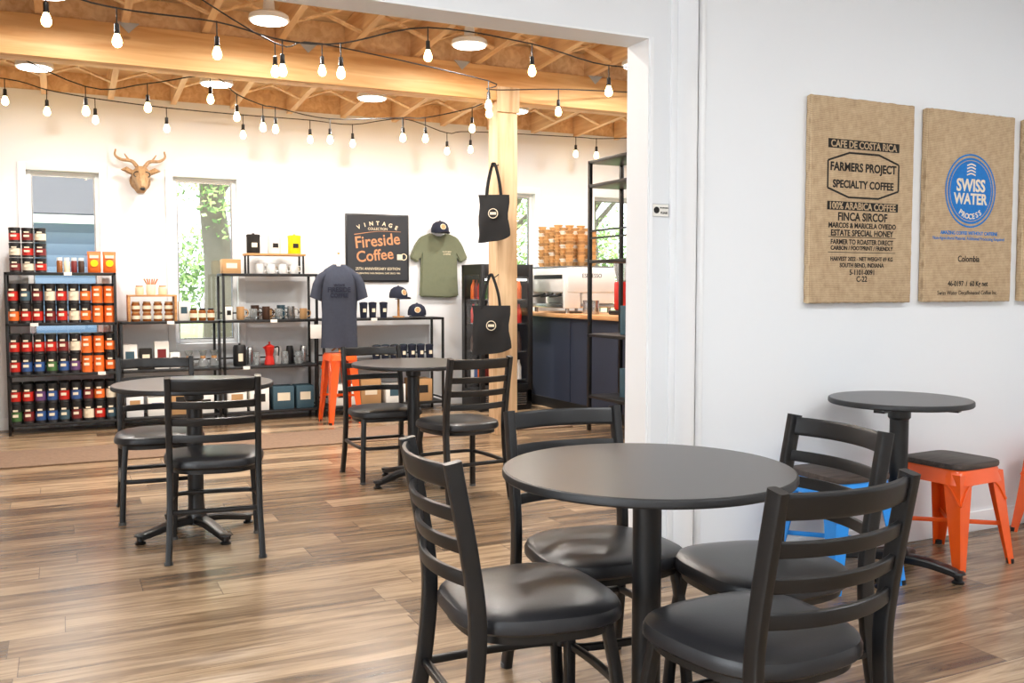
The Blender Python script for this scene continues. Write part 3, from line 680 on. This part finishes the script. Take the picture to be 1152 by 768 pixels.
m = MB("cap_stand"); m.cyl((3.0, 8.78, Z2), (3.0, 8.78, Z2+.22), .012, WOOD); m.lathe([(.06, 0), (.06, .012)], (3.0, 8.78, Z2), WOOD); m.lathe([(.07, 0), (.06, .03), (.02, .045)], (3.0, 8.78, Z2+.2), WOOD); m.done(origin=(3.0, 8.78, Z2))
m = MB("price_tags")
for x, k in ((0.06, Z3), (.86, Z2), (1.75, Z2), (1.5, Z1), (2.7, Z2), (3.1, Z1), (.3, Z1), (-.2, Z2)): z = k-.011; m.bb(x-.03, x+.03, YF-.003, YF-.001, z-.014, z+.014, PAPER)
m.done()
m = MB("hanging_price_sign"); m.bb(2.08, 2.20, 8.60, 8.606, .74, .87, PAPER, .001); m.bb(2.13, 2.15, 8.604, 8.612, .86, .93, BLK); m.done()

# ------------------------------------------------------------------ T-shirts
def tee_flat():
    m = MB("olive_tshirt"); 
    o = [(-.085, .36), (-.05, .335), (0, .322), (.05, .335), (.085, .36), (.20, .315), (.255, .24), (.315, .10), (.235, .055), (.195, .12), (.20, -.10), (.21, -.29), (.10, -.302), (-.05, -.296), (-.21, -.29), (-.20, -.10), (-.195, .12), (-.235, .055), (-.315, .10), (-.255, .24), (-.20, .315)]
    m.prism(o, face_y(0, 0.03, 0), 0.05, OLIVE, 0.012)
    m.text("SOUTH BEND", face_y(.08, -0.0215, .17), CREAM, width=.10, size=.04)
    m.text("COFFEE", face_y(.08, -0.0215, .145), CREAM, width=.08, size=.04)
    DROP.append(m.done((3.50, 8.96, 1.44)))
tee_flat()
DROP.append(cap(3.49, 8.90, 1.80, R(0)))
m = MB("wall_peg"); m.cyl((3.49, 8.99, 1.85), (3.49, 8.88, 1.85), .01, WOOD); DROP.append(m.done())
def tee_form(x, y, z):
    m = MB("tshirt_display_form"); rs = []
    for zz, w, d in ((0, .165, .085), (.12, .158, .085), (.30, .154, .092), (.48, .162, .10), (.60, .168, .095), (.66, .160, .08), (.70, .128, .065), (.73, .08, .055), (.745, .056, .05)):
        rs.append([(w*math.copysign(abs(math.cos(t))**.8, math.cos(t))*(1+.02*math.sin(zz*30+3*t)), d*math.sin(t)*(1+.06*math.sin(5*t+zz*9)), zz) for t in [2*math.pi*k/40 for k in range(40)]])
    m.rings(rs, HGREY)
    for s_ in (-1, 1):
        rs = []
        for (cx_, cz_, w_, d_, tl) in ((.11, .66, .05, .055, .5), (.155, .62, .062, .06, .75), (.185, .55, .066, .056, .95), (.20, .47, .068, .052, 1.10), (.206, .435, .068, .050, 1.15)):
            ring = []
            for k in range(20):
                t = 2*math.pi*k/20; u = w_*math.cos(t); ring.append((s_*(cx_+u*math.sin(tl)*.8), d_*math.sin(t)-.01, cz_+u*math.cos(tl)*.7))
            rs.append(ring)
        m.rings(rs, HGREY)
    m.lathe([(.055, .73), (.050, .75), (.052, .79), (.046, .815), (.02, .832), (.004, .836)], (0, 0, 0), PAPER, 20)
    m.cyl((0, 0, .83), (0, 0, .85), .012, WOOD)
    for k in range(3):
        a = 2*math.pi*k/3+.5; m.cyl((0, 0, .02), (.08*math.cos(a), .08*math.sin(a), -.03), .008, WOOD)
    m.cyl((0, 0, -.02), (0, 0, .1), .014, WOOD)
    def tx(t, zz, w, sz): m.text(t, face_y(0, -.107, zz), NAVY, width=w, size=sz, bold=.002)
    tx("VINTAGE", .56, .10, .025); tx("FIRESIDE", .52, .20, .055); tx("COFFEE", .47, .16, .05)
    m.done((x, y, z), R(-14))
stool(2.25, 8.22, R(5), ORANGE, h=.64, name="tall_metal_stool", top=False, a=.115, fo=.155)
tee_form(2.25, 8.22, .675)

# ------------------------------------------------------------------ poster
m = MB("fireside_poster"); m.bb(2.53, 3.18, 8.975, 8.998, 1.30, 1.97, BLK, .003); m.bb(2.545, 3.165, 8.972, 8.976, 1.315, 1.955, CHAR); yq = 8.971; cx = 2.855
for i, ch in enumerate("VINTAGE"):
    a = R(24-8*i); m.text(ch, face_y(cx-.48*math.sin(a), yq, 1.40+.48*math.cos(a)) @ RZ(math.degrees(a)), CREAM, width=None, size=.055, bold=.001)
T(m, "COLLECTION", 1.825, .20, CREAM, cx, yq, size=.03)
FIRE = mat("copper_print", (.76, .54, .38), .7)
m.text("Fireside", face_y(cx, yq, 1.71) @ RZ(6), FIRE, width=.46, size=.14, bold=.002); m.text("Coffee", face_y(cx-.03, yq, 1.565) @ RZ(6), FIRE, width=.38, size=.14, bold=.002)
for s_ in (-1, 1): m.sweep(catmull([(cx-.24, yq, 1.785+s_*.002-.02), (cx, yq, 1.80), (cx+.24, yq, 1.80)], 4), .004, .001, FIRE, side=(0, 0, 1), seg=6)
disc(m, cx+.27, 1.55, .03, CREAM, yq, r2=.008); m.bb(cx+.20, cx+.255, yq-.001, yq, 1.52, 1.575, CREAM)
T(m, "25TH ANNIVERSARY EDITION", 1.43, .46, CREAM, cx, yq, size=.032); T(m, "CELEBRATING OUR ORIGINAL CAFE SINCE 1996", 1.385, .46, CREAM, cx, yq, size=.024)
DROP.append(m.done(origin=(cx, 8.98, 1.63)))

# ------------------------------------------------------------------ carved deer head
m = MB("wooden_deer_head_mount")
def hexr(c, w, h, n=8, tilt=0): return [(c[0]+w*math.cos(2*math.pi*(k+.5)/n), c[1]-tilt*h*math.sin(2*math.pi*(k+.5)/n), c[2]+h*math.sin(2*math.pi*(k+.5)/n)) for k in range(n)]
m.rings([hexr((0, 0, -.03), .075, .11), hexr((0, -.07, -.02), .065, .09, tilt=.3), hexr((0, -.13, .01), .075, .075, tilt=.4), hexr((0, -.18, -.02), .06, .06, tilt=.5), hexr((0, -.23, -.085), .04, .042, tilt=.5), hexr((0, -.25, -.12), .028, .028, tilt=.5)], CARVE)
m.sphere((0, -.262, -.118), .016, BLKS, (1.3, .7, .8))
for s_ in (-1, 1):
    m.rings([[(s_*.06, -.10, .05), (s_*.07, -.12, .02), (s_*.06, -.10, .0), (s_*.055, -.08, .03)], [(s_*.11, -.10, .075), (s_*.12, -.125, .045), (s_*.11, -.10, .025), (s_*.10, -.085, .05)], [(s_*.155, -.10, .052), (s_*.157, -.103, .050), (s_*.155, -.10, .047), (s_*.153, -.098, .050)]], CARVE)
    p = catmull([(s_*.03, -.10, .08), (s_*.07, -.09, .125), (s_*.15, -.08, .135), (s_*.195, -.07, .17), (s_*.19, -.07, .22)], 4); n = len(p)
    m.sweep(p, .034, .034, CARVE, side=(0, 1, 0), power=2.5, seg=8, scl=[1-.6*i/(n-1) for i in range(n)])
    m.sweep([(s_*.09, -.085, .13), (s_*.125, -.085, .185)], .02, .02, CARVE, side=(0, 1, 0), seg=8, scl=[1, .4])
    m.tube([(s_*.036+.026*math.cos(t), -.205, .005+.022*math.sin(t)) for t in [2*math.pi*k/16 for k in range(16)]], .004, BLKS, closed=True)
m.tube([(-.012, -.207, .008), (.012, -.207, .008)], .004, BLKS)
m.lathe([(.08, 0), (.085, .01), (.08, .02)], (0, .02, -.03), CARVE, 20, M=RX(90))
o = m.done((0.665, 8.98, 2.22)); o.scale = (1.05, 1, 1.05); DROP.append(o)

# ------------------------------------------------------------------ tote bags on the post
def tote(x, y, zt, w, h, a, nm="tote_bag"):
    m = MB(nm); rs = []
    for t in [0, .04, .08, .2, .3, .45, .6, .75, .85, .95, 1]:
        z = -h*t; ww = w/2*(1-.08*math.sin(t*3)+.06*t); d = .012+.03*math.sin(min(1, t*1.1)*math.pi*.8)
        rs.append([(ww*math.copysign(abs(math.cos(q))**.6, math.cos(q))+.006*math.sin(t*9), d*math.sin(q)*(1+.25*math.sin(4*q+t*6)), z+.03*math.cos(q)*t+.008*math.cos(q*2)*t) for q in [2*math.pi*(k+.5)/28 for k in range(28)]])
    m.rings(rs, CLOTHB)
    for s_ in (-1, 1):
        m.sweep(catmull([(-w*.24, s_*.012, -.03), (-w*.18, s_*.012, .10), (-.012, s_*.006, .235), (.012, s_*.006, .235), (w*.18, s_*.012, .10), (w*.24, s_*.012, -.03)], 5), .024, .004, CLOTHB, side=(1, .3, .1), seg=8)
    m.lathe([(.04, 0), (.04, .001)], (0, -.05, -h*.42), LBL, 20, M=RX(90)); m.lathe([(.034, 0), (.034, .002)], (0, -.05, -h*.42), CLOTHB, 20, M=RX(90)); m.box((0, -.053, -h*.42), (.05, .001, .02), LBL)
    DROP.append(m.done((x, y, zt), a))
tote(PX-.155, 6.84, 1.985, .25, .36, R(-32)); tote(PX-.18, 6.84, 1.10, .31, .38, R(-25))
m = MB("post_hooks")
for z in (2.215, 1.33): m.tube(catmull([(PX-.085, 6.905, z+.02), (PX-.13, 6.87, z+.0), (PX-.165, 6.84, z+.0), (PX-.18, 6.835, z+.02)], 4), .005, BLK)
DROP.append(m.done())

# ------------------------------------------------------------------ drinks fridge (glass front and side)
m = MB("display_fridge"); x0, x1, y0, y1, h = 3.66, 4.22, 8.25, 8.74, 1.44
m.bb(x0, x1, y1-.04, y1, .08, h, BLK); m.bb(x1-.04, x1, y0+.03, y1, .08, h, BLK); m.bb(x0, x1, y0+.03, y1, h-.1, h, BLK); m.bb(x0, x1, y0+.03, y1, .0, .2, BLK)
m.bb(x0, x0+.03, y0+.03, y0+.06, .2, h-.1, BLK); m.bb(x0, x0+.03, y1-.07, y1-.04, .2, h-.1, BLK); m.bb(x0+.01, x0+.014, y0+.06, y1-.07, .2, h-.1, GLASS)
for a, b, c, d in ((x0, x0+.04, .2, h), (x1-.05, x1, .2, h), (x0+.04, x1-.05, h-.12, h), (x0+.04, x1-.05, .2, .26)): m.bb(a, b, y0, y0+.03, c, d, BLKS, .003)
m.bb(x0+.04, x1-.05, y0+.012, y0+.016, .26, h-.12, GLASS); m.cyl((x0+.07, y0-.02, .7), (x0+.07, y0-.02, 1.1), .01, STEEL)
for z in (.75, 1.06): m.cyl((x0+.07, y0-.02, z), (x0+.07, y0+.01, z), .007, STEEL, seg=8)
cols = [BURG, COFFEE, BLU2, RED, TAN, ORL, GREEN, WHITE]
for s_, z in enumerate((.30, .58, .86, 1.10)):
    m.bb(x0+.035, x1-.04, y0+.06, y1-.06, z-.01, z, STEEL)
    for i in range(6):
        for j in range(4): m.lathe([(.028, 0), (.03, .01), (.03, .12), (.012, .17), (.012, .19)], (x0+.08+i*.076, y0+.12+j*.085, z), cols[(i*3+j*5+s_*2) % 8], 12)
m.bb(x0+.05, x1-.05, y0+.05, y0+.065, h-.16, h-.14, LED)
for k in range(6): m.bb(x0+.06, x1-.06, y0+.026, y0+.032, .05+k*.022, .06+k*.022, STEEL)
m.done(origin=(3.94, 8.5, 0))

# ------------------------------------------------------------------ service counter
m = MB("service_counter"); m.bb(4.44, 5.10, 5.9, 8.95, .0, .92, SLATE)
for yy in (6.9, 7.9): m.bb(4.432, 4.44, yy-.02, yy+.02, .1, .9, SLATE)
m.bb(4.432, 4.44, 5.9, 8.95, 0, .1, BLKS); m.bb(4.38, 5.14, 5.86, 8.97, .92, .96, BUTCH, .004); m.done(origin=(4.75, 7.4, 0))
m = MB("espresso_machine"); ex, ey, ez = 4.72, 8.35, .96
m.bb(ex-.28, ex+.28, ey-.38, ey+.38, ez+.05, ez+.09, STEEL, .01); m.bb(ex-.10, ex+.28, ey-.38, ey+.38, ez+.09, ez+.42, WHITE, .02)
m.bb(ex-.28, ex+.28, ey-.40, ey+.40, ez+.20, ez+.45, WHITE, .025); m.bb(ex-.30, ex-.12, ey-.385, ey-.34, ez+.05, ez+.43, WHITE, .012); m.bb(ex-.30, ex-.12, ey+.34, ey+.385, ez+.05, ez+.43, WHITE, .012)
m.bb(ex-.283, ex-.279, ey-.3, ey+.3, ez+.34, ez+.38, BLKS)
for yy in (-.18, .0, .18):
    m.cyl((ex-.20, ey+yy, ez+.21), (ex-.20, ey+yy, ez+.17), .035, STEEL); m.cyl((ex-.20, ey+yy, ez+.18), (ex-.36, ey+yy, ez+.165), .012, BLKS)
for sx in (-.24, .24):
    for sy in (-.33, .33): m.cyl((ex+sx, ey+sy, ez), (ex+sx, ey+sy, ez+.06), .02, STEEL)
m.bb(ex-.27, ex+.27, ey-.37, ey+.37, ez+.45, ez+.465, STEEL); m.text("ESPRESSO", face_y(ex, ey-.401, ez+.37), INK, width=.22, size=.04); m.done(origin=(ex, ey, ez))
m = MB("cup_stacks"); 
for i in range(6):
    for j in range(3):
        n = 10+((i*7+j*3) % 3)
        for k in range(n): z_ = k*.034; m.lathe([(.028, z_), (.042, z_+.032), (.046, z_+.034), (.046, z_+.040), (.040, z_+.040)], (ex-.20+j*.13, ey-.30+i*.115, ez+.4655), (CONE, CONE, PAPER, TAN)[(k+i) % 4] if i % 2 else CONE if k % 3 else TAN, 12)
m.done(origin=(ex, ey, ez+.4655))
m = MB("coffee_grinder"); g = (4.72, 7.40, .96); m.bb(g[0]-.09, g[0]+.09, g[1]-.1, g[1]+.1, .96, 1.0, BLKS, .01); m.bb(g[0]-.06, g[0]+.07, g[1]-.06, g[1]+.06, 1.0, 1.27, RED, .02); m.lathe([(.05, .31), (.085, .47), (.085, .49), (.02, .50)], (g[0], g[1], .96), CLEARG, 20); m.done(origin=g)
m = MB("milk_pitchers")
for yy in (7.62, 7.75): m.lathe([(.045, 0), (.048, .01), (.042, .09), (.046, .13), (.043, .13), (.04, .09)], (4.55, yy, .961), STEEL, 18)
m.done(origin=(4.55, 7.7, .961))
m = MB("point_of_sale_terminal"); m.box((4.62, 6.55, 1.10), (.03, .28, .22), BLKS, .006, RY(-15)); m.cyl((4.66, 6.55, .965), (4.64, 6.55, 1.05), .03, BLKS); m.lathe([(.09, 0), (.08, .012)], (4.66, 6.55, .965), BLKS); m.done(origin=(4.64, 6.55, .965))
m = MB("tall_metal_rack"); X0, X1, Y0, Y1, HT = 4.02, 4.36, 5.95, 6.85, 2.27
for xx in (X0+.015, X1-.015):
    for yy in (Y0+.015, Y1-.015): m.box((xx, yy, HT/2), (.03, .03, HT), BLK, .002)
for z in (.28, .80, 1.42, 2.05, 2.25): m.bb(X0, X1, Y0, Y1, z, z+.025, BLKS, .002)
for z in (1.62, 1.68): m.bb(X0+.005, X0+.012, Y0, Y1, z, z+.015, BLK)
m.done(origin=(4.19, 6.4, 0))
m = MB("packaged_coffee_bags")
for z in (.305, .825):
    for i in range(5): boxy(m, 4.22, 6.05+i*.12, z, .10, .08, .20 if i % 2 else .24, (INK, PAPER, TEAL, INK, WHITE)[(i+int(z*10)) % 5], None)
m.done(origin=(4.2, 6.4, .305))

# ------------------------------------------------------------------ outside
GRASS = mat("lawn", (.50, .58, .36), .95, var=.3, scale=5)
m = MB("ground_lawn"); m.bb(-30, 40, 9.3, 60, -.3, -.2, GRASS); m.done()
m = MB("neighbor_house"); SID = siding_mat(); SHG = mat("roof_shingle", (.22, .24, .27), .9, var=.2, scale=10)
m.bb(-9, 1.0, 18, 24, -.2, 2.35, SID); m.rings([[(-9.5, 17.4, 2.3), (1.4, 17.4, 2.3), (1.4, 21, 3.6), (-9.5, 21, 3.6)], [(-9.5, 17.4, 2.45), (1.4, 17.4, 2.45), (1.4, 21, 3.75), (-9.5, 21, 3.75)]], SHG)
m.bb(-9.5, 1.4, 17.35, 17.45, 2.28, 2.42, TRIM); m.bb(-2.6, -1.4, 17.97, 18, .9, 2.0, TRIM); m.bb(-2.5, -1.5, 17.96, 17.975, 1.0, 1.9, BLKS); m.done(origin=(-4, 21, 0))
BARK = mat("tree_bark", (.42, .39, .35), .95, var=.3, scale=6, bump=.8)
LEAVES = [mat("foliage_light", (.76, .86, .56), .8, var=.3, scale=3), mat("foliage_mid", (.60, .74, .42), .8, var=.3, scale=3), mat("foliage_dark", (.40, .54, .30), .8, var=.3, scale=3)]
def leaf_cloud(m, c, rad, n, size):
    for k in range(3):
        b = bmesh.new()
        for i in range(n//3):
            while True:
                p = Vector((random.uniform(-1, 1), random.uniform(-1, 1), random.uniform(-1, 1)))
                if p.length < 1: break
            q = Vector(c)+Vector((p.x*rad[0], p.y*rad[1], p.z*rad[2]))
            a = Vector((random.gauss(0, 1), random.gauss(0, 1), random.gauss(0, 1))).normalized(); t = a.orthogonal().normalized(); s_ = size*random.uniform(.6, 1.4)
            vs = [b.verts.new(q+a*s_), b.verts.new(q+t*s_*.5), b.verts.new(q-a*s_), b.verts.new(q-t*s_*.5)]; b.faces.new(vs)
        m.merge(b, LEAVES[k])
def tree(x, y, r, h, rad):
    m = MB("leafy_tree"); p = catmull([(x, y, -.25), (x+.05, y, h*.3), (x-.05, y, h*.6), (x+.1, y, h)], 4); n = len(p)
    m.sweep(p, 2*r, 2*r, BARK, power=2, seg=12, scl=[1.2-.6*i/(n-1) for i in range(n)])
    for i in range(5):
        a = i*1.3; m.cyl((x, y, h*.55+i*.1), (x+rad*.6*math.cos(a), y+rad*.6*math.sin(a), h*.85+i*.2), r*.35, BARK, r1=r*.12, seg=8)
    for i in range(14):
        a = random.random()*6.28; rr = random.random()**.5*rad*.8; leaf_cloud(m, (x+rr*math.cos(a), y+rr*math.sin(a), h*.5+random.random()*h*.7), (rad*.45, rad*.45, rad*.4), 420, .05)
    m.done(origin=(x, y, 0))
tree(2.12, 14.6, .22, 4.6, 1.5); tree(9.0, 19, .25, 4.2, 2.4); tree(13, 22, .25, 5, 2.4); tree(-3, 28, .3, 6, 3); tree(1.5, 29, .3, 6, 3)
m = MB("hedge_shrubs")
for i in range(26): leaf_cloud(m, (1.8+i*.75, 25+random.uniform(-.5, .5), .8+random.random()*1.4), (.8, .6, 1.1), 600, .08)
m.done(origin=(10, 25, 0))

# ------------------------------------------------------------------ light
w = bpy.data.worlds.new("World"); scene.world = w; w.use_nodes = True
bg = w.node_tree.nodes["Background"]; bg.inputs[0].default_value = (0.88, 0.94, 1.0, 1); bg.inputs[1].default_value = 3.8
sd = bpy.data.lights.new("sun", 'SUN'); sd.energy = 9.0; sd.angle = R(3); sd.color = (1, .93, .82)
so = bpy.data.objects.new("sun", sd); scene.collection.objects.link(so); so.rotation_euler = (R(-31), R(-12), 0)
ld = bpy.data.lights.new("window_daylight", 'AREA'); ld.shape = 'RECTANGLE'; ld.size = 1.5; ld.size_y = 4.1; ld.energy = 80; ld.color = (.88, .94, 1)
lo = bpy.data.objects.new("window_daylight", ld); scene.collection.objects.link(lo); lo.location = (-3.42, 0, 1.55); lo.rotation_euler = (0, R(-90), 0)

for o in DROP: o.location.z -= 0.03
# ------------------------------------------------------------------ camera
cd = bpy.data.cameras.new("camera"); cd.lens = 32.8; cd.sensor_width = 36; cd.clip_start = .05
co = bpy.data.objects.new("camera", cd); scene.collection.objects.link(co)
co.location = (0, 0, 1.22); co.rotation_euler = (R(90-3.35), 0, R(-25.8)); scene.camera = co
scene.view_settings.view_transform = 'Standard'
scene.view_settings.exposure = 0.0
